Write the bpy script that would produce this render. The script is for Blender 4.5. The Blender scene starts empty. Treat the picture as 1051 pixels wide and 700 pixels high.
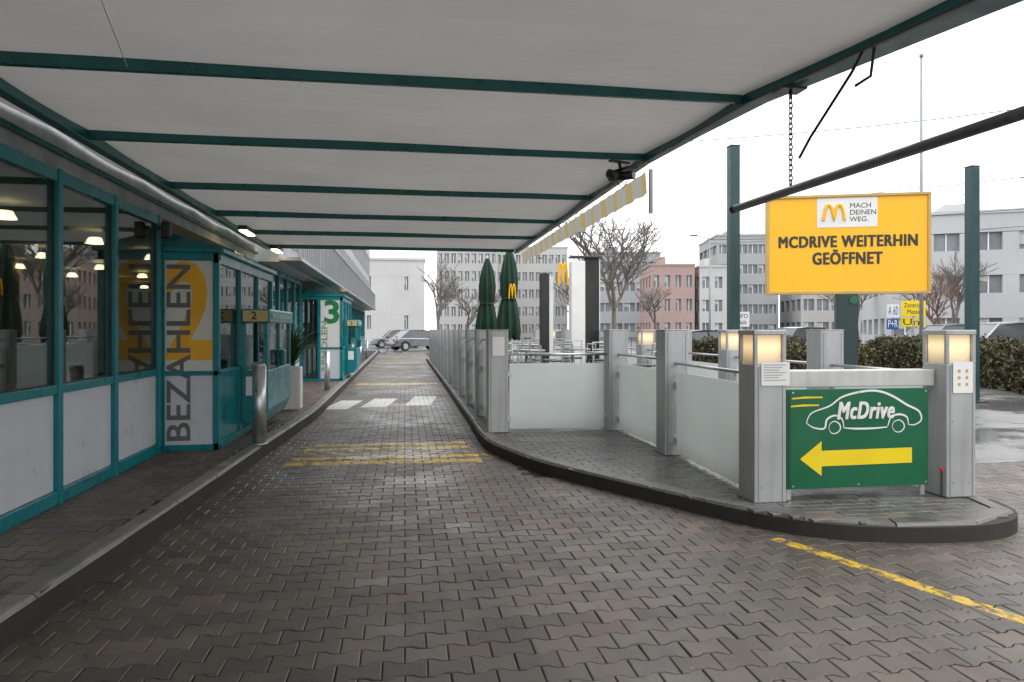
import bpy, math, random, bmesh
from mathutils import Vector, Matrix
random.seed(7)
R=math.radians
scene=bpy.context.scene
COL=scene.collection

# ---------------------------------------------------------------- materials
def lin(r,g,b):
    f=lambda c:(c/255/12.92) if c/255<=.04045 else ((c/255+.055)/1.055)**2.4
    return (f(r),f(g),f(b))
class NT:
    def __init__(s,mat):
        mat.use_nodes=True; s.t=mat.node_tree; s.n=s.t.nodes; s.l=s.t.links
        s.n.clear(); s.out=s.n.new('ShaderNodeOutputMaterial')
    def node(s,typ,ins=None,**kw):
        n=s.n.new(typ)
        for k,v in kw.items(): setattr(n,k,v)
        if ins:
            for k,v in ins.items():
                if hasattr(v,'is_output'): s.l.new(v,n.inputs[k])
                else: n.inputs[k].default_value=v
        return n
    def math(s,op,a,b=0.0,c=None):
        n=s.n.new('ShaderNodeMath'); n.operation=op
        for i,v in enumerate((a,b,c)):
            if v is None: continue
            if hasattr(v,'is_output'): s.l.new(v,n.inputs[i])
            else: n.inputs[i].default_value=v
        return n.outputs[0]
    def mix(s,f,a,b,blend='MIX'):
        n=s.n.new('ShaderNodeMix'); n.data_type='RGBA'; n.blend_type=blend
        for i,v in ((0,f),(6,a),(7,b)):
            if hasattr(v,'is_output'): s.l.new(v,n.inputs[i])
            else: n.inputs[i].default_value=v if not isinstance(v,tuple) else (v+(1,) if len(v)==3 else v)
        return n.outputs[2]
    def noise(s,scale,detail=4,vec=None,rough=.55):
        n=s.node('ShaderNodeTexNoise',{'Scale':scale,'Detail':detail,'Roughness':rough})
        if vec is not None: s.l.new(vec,n.inputs['Vector'])
        return n.outputs['Fac']
    def rng(s,v,a,b,c,d):
        n=s.node('ShaderNodeMapRange',{'Value':v,'From Min':a,'From Max':b,'To Min':c,'To Max':d})
        return n.outputs[0]
def c3(col,k): return tuple(max(0,min(1,x*k)) for x in col)
def pmat(name,col,rough=.6,metal=0,var=.12,scale=3,bump=0,bscale=60,rvar=.12,spec=.5,emis=0,streak=0):
    m=bpy.data.materials.new(name); t=NT(m)
    tc=t.node('ShaderNodeTexCoord').outputs['Object']
    n=t.noise(scale,3,tc)
    f=t.rng(n,.3,.7,0,1)
    c=t.mix(f,c3(col,1-var),c3(col,1+var))
    if streak:
        mp=t.node('ShaderNodeMapping',{'Vector':tc,'Scale':(6,6,.35)})
        s=t.rng(t.noise(2.2,3,mp.outputs[0]),.45,.75,0,streak)
        c=t.mix(s,c,c3(col,.45))
    r=t.rng(n,.3,.7,max(.02,rough-rvar),min(1,rough+rvar))
    b=t.node('ShaderNodeBsdfPrincipled',{'Base Color':c,'Roughness':r,'Metallic':metal,'Specular IOR Level':spec})
    if emis:
        b.inputs['Emission Color'].default_value=col+(1,); b.inputs['Emission Strength'].default_value=emis
    if bump:
        bn=t.node('ShaderNodeBump',{'Height':t.noise(bscale,2,tc),'Strength':bump,'Distance':.01})
        t.l.new(bn.outputs[0],b.inputs['Normal'])
    t.l.new(b.outputs[0],t.out.inputs[0])
    return m
def glassmat(name,tint=(.75,.85,.82),refl=.12,rough=.0):
    m=bpy.data.materials.new(name); t=NT(m)
    tr=t.node('ShaderNodeBsdfTransparent',{'Color':tint+(1,)})
    gl=t.node('ShaderNodeBsdfGlossy',{'Roughness':rough,'Color':(.85,.88,.88,1)})
    lw=t.node('ShaderNodeLayerWeight',{'Blend':.28})
    f=t.rng(lw.outputs['Fresnel'],0,1,refl,.9)
    mx=t.node('ShaderNodeMixShader',{0:f,1:tr.outputs[0],2:gl.outputs[0]})
    t.l.new(mx.outputs[0],t.out.inputs[0]); return m
def frosted(name,col=(.86,.90,.89)):
    m=bpy.data.materials.new(name); t=NT(m)
    tc=t.node('ShaderNodeTexCoord').outputs['Object']
    n=t.noise(1.5,3,tc)
    c=t.mix(t.rng(n,.3,.7,0,1),c3(col,.95),c3(col,1.03))
    sp=t.node('ShaderNodeSeparateXYZ',{0:tc})
    c=t.mix(t.rng(sp.outputs[2],.15,.32,.22,0),c,(.45,.46,.42))
    d=t.node('ShaderNodeBsdfDiffuse',{'Color':c}); tr=t.node('ShaderNodeBsdfTranslucent',{'Color':c})
    g=t.node('ShaderNodeBsdfGlossy',{'Roughness':.2})
    a=t.node('ShaderNodeMixShader',{0:.5,1:d.outputs[0],2:tr.outputs[0]})
    lw=t.node('ShaderNodeLayerWeight',{'Blend':.3})
    b=t.node('ShaderNodeMixShader',{0:t.rng(lw.outputs['Fresnel'],0,1,.01,.35),1:a.outputs[0],2:g.outputs[0]})
    t.l.new(b.outputs[0],t.out.inputs[0]); return m

TEAL=pmat('teal_paint',lin(0,118,126),.3,var=.12,rvar=.08)
TEALD=pmat('dark_teal_paint',lin(20,94,92),.33,var=.2,rvar=.1,scale=5)
WPANEL=pmat('white_panel',(.60,.63,.67),.35,var=.05,streak=.10)
WHITE=pmat('white_paint',(.78,.78,.76),.45,var=.04)
BLACK=pmat('black_plastic',(.012,.012,.013),.4)
DARK=pmat('dark_metal',(.05,.055,.06),.4,metal=.3)
STEEL=pmat('brushed_steel',(.55,.56,.57),.32,metal=.85,var=.08,rvar=.08,scale=5)
POLE=pmat('galvanised_pole',(.30,.31,.32),.6,var=.15)
PILLAR=pmat('pillar_metal_grey',(.42,.425,.43),.42,metal=.3,var=.09,scale=2.5,streak=.35,bump=.05,bscale=20)
CONC=pmat('kerb_concrete',(.19,.18,.168),.55,var=.38,scale=5,bump=.5,bscale=70,rvar=.2)
CONCD=pmat('kerb_concrete_wet',(.110,.106,.100),.42,var=.45,scale=3.5,bump=.5,bscale=60,rvar=.2)
LINTEL=pmat('lintel_render',(.55,.545,.52),.6,var=.1,streak=.3)
YEL=pmat('yellow_vinyl',lin(250,186,12),.4,var=.03)
YELD=pmat('yellow_arrow',lin(238,208,18),.4,var=.05)
GREENV=pmat('green_vinyl',lin(0,94,58),.35,var=.07,scale=2)
DTEXT=pmat('dark_text',(.03,.028,.02),.5)
REDDOT=pmat('red_lamp',(.5,.02,.02),.3)
FROST=frosted('frosted_glass')
GLASS=glassmat('window_glass',(.72,.79,.77),.09)
DGLASS=pmat('car_window_glass',(.05,.06,.07),.1,var=.4,scale=.4,spec=.9)
FGLASS=pmat('hazed_far_glass',(.19,.21,.23),.3,var=.35,scale=.3,spec=.6)  # paler than near glass: distance haze put into the colour
GOLD=pmat('golden_plastic',lin(255,185,0),.35)
RUBBER=pmat('rubber',(.02,.02,.02),.7)
PAPER=pmat('paper',(.78,.78,.78),.6,var=.03)
ORANGE=pmat('orange_wall',lin(215,150,60),.6)
WOOD=pmat('wood',(.25,.14,.07),.5)
SEAM=pmat('seam_grey',(.2,.2,.2),.5)

# ---------------------------------------------------------------- builders
def empty(name,loc=(0,0,0),rz=0):
    e=bpy.data.objects.new(name,None); e.location=loc; e.rotation_euler=(0,0,rz); e.empty_display_size=.2
    COL.objects.link(e); return e
def mobj(name,verts,faces,mat,parent=None,smooth=False,bevel=0,seg=2):
    me=bpy.data.meshes.new(name); me.from_pydata([tuple(v) for v in verts],[],faces); me.update()
    if smooth: me.polygons.foreach_set('use_smooth',[True]*len(me.polygons))
    me.materials.append(mat)
    o=bpy.data.objects.new(name,me); COL.objects.link(o)
    if parent: o.parent=parent
    if bevel:
        b=o.modifiers.new('b','BEVEL'); b.width=bevel; b.segments=seg; b.limit_method='ANGLE'
    return o
class MB:
    def __init__(s): s.v=[]; s.f=[]
    def box(s,x0,x1,y0,y1,z0,z1):
        i=len(s.v)
        s.v+=[(x0,y0,z0),(x1,y0,z0),(x1,y1,z0),(x0,y1,z0),(x0,y0,z1),(x1,y0,z1),(x1,y1,z1),(x0,y1,z1)]
        s.f+=[(i+3,i+2,i+1,i),(i+4,i+5,i+6,i+7),(i,i+1,i+5,i+4),(i+1,i+2,i+6,i+5),(i+2,i+3,i+7,i+6),(i+3,i,i+4,i+7)]
        return s
    def cyl(s,p0,p1,r,r2=None,n=12):
        r2=r if r2 is None else r2
        p0=Vector(p0);p1=Vector(p1); d=(p1-p0).normalized()
        a=d.orthogonal().normalized(); b=d.cross(a); i=len(s.v)
        for p,rr in ((p0,r),(p1,r2)):
            for k in range(n):
                t=2*math.pi*k/n; s.v.append(tuple(p+(a*math.cos(t)+b*math.sin(t))*rr))
        for k in range(n):
            j=(k+1)%n; s.f.append((i+k,i+j,i+n+j,i+n+k))
        s.f.append(tuple(i+k for k in reversed(range(n)))); s.f.append(tuple(i+n+k for k in range(n)))
        return s
    def prism(s,poly,z0,z1):
        i=len(s.v); n=len(poly)
        for z in (z0,z1): s.v+=[(p[0],p[1],z) for p in poly]
        for k in range(n):
            j=(k+1)%n; s.f.append((i+k,i+j,i+n+j,i+n+k))
        s.f.append(tuple(i+k for k in reversed(range(n)))); s.f.append(tuple(i+n+k for k in range(n)))
        return s
    def out(s,name,mat,parent=None,smooth=False,bevel=0): return mobj(name,s.v,s.f,mat,parent,smooth,bevel)
def box(name,parent,x0,x1,y0,y1,z0,z1,mat,bevel=0): return MB().box(x0,x1,y0,y1,z0,z1).out(name,mat,parent,False,bevel)
def cyl(name,parent,p0,p1,r,mat,r2=None,n=20): 
    o=MB().cyl(p0,p1,r,r2,n).out(name,mat,parent); 
    for p in o.data.polygons: p.use_smooth=len(p.vertices)==4
    return o
def text(name,parent,body,loc,rot,mat,width=None,height=None,size=1,bold=0.0,shear=0,align='CENTER',ext=.001,space=1.0):
    cu=bpy.data.curves.new(name,'FONT'); cu.body=body; cu.size=size; cu.offset=bold*size; cu.shear=shear; cu.space_character=space
    cu.align_x=align; cu.align_y='CENTER'; cu.extrude=ext; cu.resolution_u=3; cu.materials.append(mat)
    o=bpy.data.objects.new(name,cu); COL.objects.link(o)
    bpy.context.view_layer.update()
    d=o.dimensions
    sx=width/d.x if width else 1
    sy=height/d.y if height else (sx if width else 1)
    if height and not width: sx=sy
    o.scale=(sx,sy,1); o.location=loc; o.rotation_euler=rot
    if parent: o.parent=parent
    return o
def btext(name,parent,body,loc,mat,width,height,st,shear=0,space=1.1):
    # heavy lettering: stacked cut layers, each a hair proud of the last
    k=0
    for dx in (-1,-.33,.33,1):
        for dz in (-.6,.6):
            text(name,parent,body,(loc[0]+dx*st,loc[1]-.0004*k,loc[2]+dz*st),(R(90),0,0),mat,width=width,height=height,shear=shear,ext=.0003,space=space); k+=1
def tube(name,parent,pts_list,r,mat,radii=None,res=2,cyclic=False):
    cu=bpy.data.curves.new(name,'CURVE'); cu.dimensions='3D'; cu.bevel_depth=r; cu.bevel_resolution=res; cu.use_fill_caps=True
    for li,pts in enumerate(pts_list):
        s=cu.splines.new('POLY'); s.points.add(len(pts)-1); s.use_cyclic_u=cyclic
        for i,p in enumerate(pts):
            s.points[i].co=(p[0],p[1],p[2],1)
            if radii: s.points[i].radius=radii[li][i]
    cu.materials.append(mat)
    o=bpy.data.objects.new(name,cu); COL.objects.link(o)
    if parent: o.parent=parent
    return o
def arches(name,parent,cx,y,z0,w,h,mat,th):
    pts=[]
    for k in range(2):
        c=cx+(-.5+k)*w/2
        for i in range(17):
            u=-1+2*i/16
            pts.append((c+u*w/4,y,z0+h*(1-abs(u)**2.6)))
    return tube(name,parent,[pts],th,mat,res=2)

# ---------------------------------------------------------------- paving
def in_poly(x,y,P):
    c=False; n=len(P); j=n-1
    for i in range(n):
        xi,yi=P[i]; xj,yj=P[j]
        if (yi>y)!=(yj>y) and x<(xj-xi)*(y-yi)/(yj-yi)+xi: c=not c
        j=i
    return c
def pavers(name,test,x0,x1,y0,y1,z,mat,L=.2,W=.165,w=.115,gap=.0024,bev=.005,tilt=.0016):
    rnd=random.Random(3)
    p=(W+w)/2
    a,b=L*.16,L*.34
    prof=[(-L/2,W/2),(-L/2+a,W/2),(-L/2+b,w/2),(L/2-b,w/2),(L/2-a,W/2),(L/2,W/2)]
    def shape(g):
        up=[]
        for i,(x,y) in enumerate(prof):
            xx=x
            if i==0: xx=x+g
            if i==5: xx=x-g
            up.append((xx,y-g))
        return up+[(x,-y) for x,y in reversed(up)]
    O=shape(gap); I=shape(gap+bev); n=len(O)
    V=[];Fc=[];C=[]
    ny=int((y1-y0)/p)+1; nx=int((x1-x0)/L)+1
    for j in range(ny):
        cy=y0+j*p
        for i in range(nx):
            cx=x0+i*L+(L/2 if j%2 else 0)
            if not test(cx,cy): continue
            k=len(V); r=rnd.random(); c2=rnd.random()
            tx=rnd.uniform(-1,1)*tilt*9; ty=rnd.uniform(-1,1)*tilt*9; dz=rnd.uniform(-1,1)*tilt
            dz+=.006*math.sin(cx*1.1+.4*cy)*math.cos(cy*.8)
            ja=rnd.uniform(-.012,.012); jx=rnd.uniform(-.0012,.0012); jy=rnd.uniform(-.0012,.0012)
            def T(x,y): return cx+x-ja*y+jx, cy+y+ja*x+jy
            for (x,y) in O: X,Y=T(x,y); V.append((X,Y,z-.014))
            for (x,y) in O: X,Y=T(x,y); V.append((X,Y,z-.0035+dz+x*tx+y*ty))
            for (x,y) in I: X,Y=T(x,y); V.append((X,Y,z+dz+x*tx+y*ty))
            for q in range(n):
                q2=(q+1)%n
                Fc.append((k+q2,k+q,k+n+q,k+n+q2)); Fc.append((k+n+q2,k+n+q,k+2*n+q,k+2*n+q2))
            Fc.append(tuple(k+2*n+q for q in reversed(range(n))))
            C+= [r,c2,0,1]*(3*n)
    o=mobj(name,V,Fc,mat)
    at=o.data.attributes.new('rnd','FLOAT_COLOR','POINT'); at.data.foreach_set('color',C)
    return o
def seg(x0,y0,x1,y1,w): 
    return ((x0+x1)/2,(y0+y1)/2,math.hypot(x1-x0,y1-y0),w,math.atan2(y1-y0,x1-x0))
YM=[(-.22,8.05,2.2,.20,0),(-.2,8.36,2.15,.16,0),(-.2,8.98,2.05,.18,0),(-.2,9.32,2.0,.18,0),
    seg(2.618,4.678,3.404,2.413,.10),(-.2,19.6,2.2,.5,0),(-.1,32,2.4,.6,0)]
YH=[(-.2+.30*(k-3),8.68,.07,1.5,.7) for k in range(7)]
WM=[(-1.2,14.35,.46,1.7,-.12),(-.5,14.6,.5,1.7,-.12),(.36,14.9,.5,1.8,-.12)]
def paver_mat(name,base,alt,base_rough=.42,marks=True,bigscale=.35):
    m=bpy.data.materials.new(name); t=NT(m)
    tc=t.node('ShaderNodeTexCoord').outputs['Object']
    at=t.node('ShaderNodeAttribute',attribute_name='rnd'); sp=t.node('ShaderNodeSeparateColor',{0:at.outputs['Color']})
    big=t.rng(t.noise(bigscale,4,tc,.6),.38,.64,0,1)
    mid=t.rng(t.noise(2.3,4,tc,.65),.35,.68,0,1)
    c=t.mix(big,base,alt)
    c=t.mix(t.math('MULTIPLY',mid,.5),c,c3(base,.6))
    c=t.mix(1.0,c,t.node('ShaderNodeCombineColor',{0:t.rng(sp.outputs[0],0,1,.74,1.27),1:t.rng(sp.outputs[0],0,1,.75,1.24),2:t.rng(sp.outputs[0],0,1,.77,1.20)}).outputs[0],'MULTIPLY')
    c=t.mix(t.math('MULTIPLY',t.math('GREATER_THAN',sp.outputs[1],.94),.4),c,(.21,.15,.12))
    # wheel tracks and drips running with the traffic
    if marks:
        mpt=t.node('ShaderNodeMapping',{'Vector':tc,'Scale':(1.6,.16,1)})
        tr=t.rng(t.noise(1.3,4,mpt.outputs[0],.6),.45,.68,0,.5)
        c=t.mix(tr,c,c3(base,.5))
    fine=t.noise(140,2,tc,.7)
    c=t.mix(t.rng(fine,.5,.75,0,.4),c,c3(alt,1.6))
    vo=t.node('ShaderNodeTexVoronoi',{'Vector':tc,'Scale':2.1,'Randomness':1.0})
    c=t.mix(t.rng(vo.outputs['Distance'],.028,.042,.3,0),c,(.34,.33,.31))
    wet=t.rng(t.noise(.55,5,tc,.7),.44,.62,0,1)
    rough=t.math('ADD',t.rng(wet,0,1,base_rough+.10,base_rough-.14),t.rng(sp.outputs[1],0,1,-.05,.05))
    c=t.mix(t.math('MULTIPLY',wet,.3),c,c3(base,.6))
    if marks:
        nz=t.noise(9,5,tc,.75)
        wear=t.rng(nz,.41,.54,0,.85); wear2=t.rng(nz,.30,.42,0,.92); wear3=t.rng(nz,.47,.58,0,.7)
        for L_,colr,wr in ((YM,lin(222,182,30),wear),(YH,lin(222,182,30),wear3),(WM,(.60,.60,.58),wear2)):
            tot=None
            for cx,cy,lx,ly,rt in L_:
                mp=t.node('ShaderNodeMapping',{'Vector':tc,'Location':(cx,cy,0),'Rotation':(0,0,rt)},vector_type='TEXTURE')
                s2=t.node('ShaderNodeSeparateXYZ',{0:mp.outputs[0]})
                a=t.math('LESS_THAN',t.math('ABSOLUTE',s2.outputs[0]),lx/2)
                b=t.math('LESS_THAN',t.math('ABSOLUTE',s2.outputs[1]),ly/2)
                ab=t.math('MULTIPLY',a,b); tot=ab if tot is None else t.math('MAXIMUM',tot,ab)
            c=t.mix(t.math('MULTIPLY',tot,wr),c,colr)
    b=t.node('ShaderNodeBsdfPrincipled',{'Base Color':c,'Roughness':rough,'Specular IOR Level':.5})
    bn=t.node('ShaderNodeBump',{'Height':fine,'Strength':.4,'Distance':.003}); t.l.new(bn.outputs[0],b.inputs['Normal'])
    t.l.new(b.outputs[0],t.out.inputs[0]); return m
PAVE=paver_mat('concrete_pavers',(.098,.082,.070),(.160,.136,.116),.45)
PAVEL=paver_mat('walkway_pavers',(.100,.074,.058),(.150,.112,.088),.5,False,.6)
PAVEI=paver_mat('terrace_pavers',(.080,.078,.075),(.14,.135,.13),.36,False,.5)
JOINT=pmat('joint_sand',(.032,.028,.023),.8,var=.3,scale=8)
GRND=pmat('asphalt_ground',(.12,.12,.12),.5,var=.3,scale=.15,bump=.2,bscale=100,rvar=.12)
ASPH=bpy.data.materials.new('wet_asphalt'); t=NT(ASPH)
tc=t.node('ShaderNodeTexCoord').outputs['Object']
pud=t.rng(t.noise(.45,5,tc,.65),.46,.56,0,1); fn=t.noise(160,2,tc,.7)
c=t.mix(t.rng(t.noise(1.2,4,tc),.35,.65,0,1),(.13,.13,.132),(.20,.195,.19)); c=t.mix(t.rng(fn,.45,.7,0,.4),c,(.30,.30,.29)); c=t.mix(t.math('MULTIPLY',pud,.4),c,(.08,.08,.085))
b=t.node('ShaderNodeBsdfPrincipled',{'Base Color':c,'Roughness':t.rng(pud,0,1,.38,.10),'Specular IOR Level':.6})
bn=t.node('ShaderNodeBump',{'Height':fn,'Strength':t.rng(pud,0,1,.35,.02),'Distance':.004}); t.l.new(bn.outputs[0],b.inputs['Normal']); t.l.new(b.outputs[0],t.out.inputs[0])

mobj('ground',[(-600,-200,-.03),(600,-200,-.03),(600,800,-.03),(-600,800,-.03)],[(0,1,2,3)],GRND)
mobj('road_joint_bed',[(-3,-1,-.013),(9,-1,-.013),(9,7,-.013),(4,7,-.013),(4,46,-.013),(-3,46,-.013)],[(0,1,2,3,4,5)],JOINT)
mobj('asphalt_road',[(4.3,7.0,-.004),(16,7.0,-.004),(22,60,-.004),(4.3,60,-.004)],[(0,1,2,3)],ASPH)
mobj('asphalt_road',[(9.0,-2,-.004),(16,-2,-.004),(16,7.0,-.004),(9.0,7.0,-.004)],[(0,1,2,3)],ASPH)
def road_test(x,y):
    if y<7.0: return -2.2<x<9
    return -1.95<x<1.3
pavers('road_pavement',road_test,-2.2,9,.9,45,0,PAVE)
# fallen leaves, grit and paper scraps gathered in the gutters
rnd=random.Random(31); V=[];Fc=[]
for i in range(520):
    if rnd.random()<.55: y=rnd.uniform(2.5,16); x=-1.80+.03*y+abs(rnd.gauss(0,.10)); z=.004
    elif rnd.random()<.5: y=rnd.uniform(4.3,12); x=(1.0 if y>8.5 else 1.0+(8.5-y)*.42)-abs(rnd.gauss(0,.1))-.02; z=.004
    else: x=rnd.uniform(-1.6,6); y=rnd.uniform(2.4,4.3); z=.004
    s=rnd.uniform(.004,.013); a=rnd.uniform(0,6.28); k=len(V)
    for q,(m1,h) in enumerate(((1,.0),(.5,.004),(1,.0),(.45,.003))):
        V.append((x+s*m1*math.cos(a+q*1.57),y+s*m1*math.sin(a+q*1.57),z+h+.003))
    Fc.append((k,k+1,k+2,k+3))
mobj('fallen_leaves',V,Fc,pmat('leaf_litter',(.14,.09,.045),.8,var=.7,scale=3))

def catmull(P,n=6):
    out=[]
    for i in range(len(P)-1):
        p0=Vector(P[max(i-1,0)]);p1=Vector(P[i]);p2=Vector(P[i+1]);p3=Vector(P[min(i+2,len(P)-1)])
        for k in range(n):
            t=k/n
            out.append(.5*((2*p1)+(-p0+p2)*t+(2*p0-5*p1+4*p2-p3)*t*t+(-p0+3*p1-3*p2+p3)*t**3))
    out.append(Vector(P[-1])); return out
def resample(P,step):
    out=[P[0]]; acc=0
    for a,b in zip(P[:-1],P[1:]):
        d=(b-a).length
        if d==0: continue
        pos=step-acc
        while pos<=d:
            out.append(a+(b-a)*(pos/d)); pos+=step
        acc=(acc+d)%step
    if (out[-1]-P[-1]).length>.05: out.append(P[-1])
    return out
def kerb(name,P,w,h,mat,step=.5,side=1,gap=.005,bev=.03):
    pts=resample([Vector(p) for p in P],step)
    N=[]
    for i in range(len(pts)):
        a=pts[max(i-1,0)];b=pts[min(i+1,len(pts)-1)]; d=(b-a).normalized(); N.append(Vector((-d.y,d.x))*side)
    V=[];Fc=[]
    prof=[(0,-.06),(0.012,h-bev),(.012+bev*.7,h-bev*.15),(.012+bev*1.3,h),(w,h),(w,-.06)]
    n=len(prof); rnd=random.Random(5)
    for i in range(len(pts)-1):
        a,b=pts[i],pts[i+1]; d=(b-a).normalized(); k=len(V); dz=rnd.uniform(-.004,.004)
        for p,nn,g in ((a,N[i],gap),(b,N[i+1],-gap)):
            for o_,z in prof:
                q=p+nn*o_+d*g; V.append((q.x,q.y,z+dz))
        for q in range(n):
            q2=(q+1)%n; Fc.append((k+q,k+q2,k+n+q2,k+n+q))
        Fc.append(tuple(k+q for q in reversed(range(n)))); Fc.append(tuple(k+n+q for q in range(n)))
    o=mobj(name,V,Fc,mat)
    bm=bmesh.new(); bm.from_mesh(o.data); bmesh.ops.recalc_face_normals(bm,faces=bm.faces); bm.to_mesh(o.data); bm.free()
    return o
isl=[(1.02,34),(1.02,20),(1.0,12),(.98,9.6),(1.01,8.66),(1.18,7.9),(1.44,7.11),(1.96,6.12),(2.35,5.40),(2.70,4.86),(3.08,4.55),(3.55,4.42),(3.97,4.40),(4.26,4.45),(4.52,4.6),(4.68,4.85),(4.75,5.3),(4.78,7),(4.8,12),(4.8,34)]
islc=catmull(isl,5)
kerb('terrace_kerb',islc,.16,.135,CONCD,step=.62,side=1)
ipoly=[(p.x,p.y) for p in islc]
MB().prism(ipoly[::1],-.05,.1125).out('terrace_slab',JOINT)
def inset_ok(x,y):
    if y>20: return False
    return all(in_poly(x+dx,y+dy,ipoly) for dx,dy in ((.1,0),(-.1,0),(0,.1),(0,-.1)))
pavers('terrace_paving',inset_ok,.9,4.9,4.2,20,.126,PAVEI,L=.2,W=.105,w=.095,bev=.004)
mobj('terrace_paving_back',[(1.1,20,.124),(4.7,20,.124),(4.7,34,.124),(1.1,34,.124)],[(0,1,2,3)],PAVEI)

lk=[(-2.05,-1),(-1.95,1.5),(-1.85,3.57),(-1.72,6.2),(-1.63,8.5),(-1.5,11.2),(-1.46,13),(-1.5,20),(-1.6,46)]
lkc=catmull(lk,5)
kerb('walkway_kerb',lkc,.15,.155,CONC,step=.98,side=1)
lp=[(p.x,p.y) for p in lkc]+[(-2.9,46),(-2.9,-1)]
MB().prism(lp,-.05,.130).out('walkway_slab',JOINT)
pavers('walkway_paving',lambda x,y:in_poly(x+.12,y,lp) and x>-2.75,-2.75,-1.3,1.5,26,.145,PAVEL,L=.2,W=.165,w=.115)

# ---------------------------------------------------------------- restaurant building (left)
B=empty('restaurant_building')
XW=-2.68
spans=[(-2,8.2),(11.55,18.7),(21.9,47.9)]
rails=MB(); mull=MB(); pan=MB(); gl=MB(); gask=MB()
for a,b in spans:
    rails.box(XW-.05,XW+.035,a,b,.145,.25).box(XW-.05,XW+.035,a,b,1.0,1.07).box(XW-.05,XW+.035,a,b,2.64,2.74)
    ys=[5.92+1.07*k for k in range(-8,45)]
    ys=[a+.035]+[y for y in ys if a+.3<y<b-.3]+[b-.035]
    for y in ys: mull.box(XW-.06,XW+.045,y-.032,y+.032,.14,2.745)
    for y0,y1 in zip(ys[:-1],ys[1:]):
        pan.box(XW-.03,XW+.002,y0+.034,y1-.034,.252,.998)
        gl.box(XW-.008,XW-.002,y0+.034,y1-.034,1.072,2.638)
        gask.box(XW-.012,XW+.006,y0+.033,y0+.043,1.071,2.639).box(XW-.012,XW+.006,y1-.043,y1-.033,1.071,2.639).box(XW-.012,XW+.005,y0+.043,y1-.043,1.071,1.081)
rails.out('window_rails',TEAL,B,bevel=.006); mull.out('window_mullions',TEAL,B,bevel=.006)
pan.out('parapet_panels',WPANEL,B,bevel=.004); gl.out('window_glass',GLASS,B); gask.out('gaskets',BLACK,B)
box('fascia',B,-3.2,XW-.0,-2,48,2.747,3.5,pmat('fascia_grey',(.34,.36,.36),.8,var=.25,rvar=.05),.0)
box('fascia_strip',B,XW+.001,XW+.05,-2,13.3,2.86,2.9,TEALD,.004)
box('unseen_upper_body',B,-12,-2.75,-2,13.4,3.5,6.6,WPANEL)  # out-of-view upper storey, added to block skylight above the canopy
box('interior_floor',B,-9,-2.75,-2,48,.0,.16,pmat('floor_tiles',(.22,.18,.15),.25))
box('interior_back_wall',B,-9.2,-9,-2,48,.16,3,ORANGE)
box('interior_end_wall',B,-9,-2.8,47.8,48,.16,3,WHITE)
box('interior_ceiling',B,-9,-3.2,-2,48,2.8,2.9,pmat('ceiling_tiles',(.4,.38,.35),.8))
fur=MB()
for k in range(9):
    y=2.4+k*1.9
    for x in (-4.3,-6.2):
        fur.box(x-.35,x+.35,y-.35,y+.35,.86,.90).box(x-.04,x+.04,y-.04,y+.04,.16,.86)
        for s in (-1,1):
            fur.box(x-.22,x+.22,y+s*.62-.2,y+s*.62+.2,.56,.62).box(x-.22,x+.22,y+s*.82-.02,y+s*.82+.02,.62,1.15)
            fur.box(x-.03,x+.03,y+s*.62-.03,y+s*.62+.03,.16,.56)
fur.out('dining_tables_and_chairs',WOOD,B,bevel=.01)
bx=MB()
for k in range(5): bx.box(-7.9,-7.0,4+k*3.3,5.6+k*3.3,.16,2.8)
bx.out('interior_partitions',pmat('partition_brown',(.18,.13,.09),.5),B)
LW=pmat('warm_lamp',(1,.72,.38),.5,emis=24)
lam=MB()
for k in range(10):
    for x in (-4.0,-5.6,-7): lam.cyl((x,1.5+k*2.1,2.62),(x,1.5+k*2.1,2.7),.11,.07,10)
lam.out('pendant_lamps',LW,B)
mp_=MB(); mp_.box(-3.05,-3.02,6.2,6.9,1.15,1.9).box(-3.05,-3.02,3.2,3.8,1.3,2.0)
mp_.out('window_posters',pmat('poster',(.35,.25,.12),.4,var=.6,scale=6),B)

U=MB(); U.box(-6,-2.3,13.45,48,2.75,3.15).box(-6,-2.35,13.45,48,4.55,5.0).box(-6,-2.3,13.45,48,6.15,6.7)
U.out('upper_spandrels',pmat('facade_grey',(.36,.37,.38),.5,var=.1,streak=.3),B)
box('upper_glazing',B,-6,-2.5,13.45,48,3.15,6.15,DGLASS)
fi=MB(); y=13.6
while y<48: fi.box(-2.5,-2.26,y,y+.06,3.15,4.55); fi.box(-2.5,-2.3,y,y+.06,5.0,6.15); y+=.75
fi.out('facade_fins',pmat('fin_grey',(.42,.43,.44),.45),B)
rl=MB(); rl.box(-1.98,-1.94,13.5,48,3.75,3.8).box(-2.3,-1.9,13.5,48,2.78,2.84); y=13.6
while y<48: rl.box(-1.975,-1.95,y,y+.025,2.84,3.75); y+=.3
rl.out('balcony_railing',pmat('railing_grey',(.33,.34,.35),.4,metal=.4),B)

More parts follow.
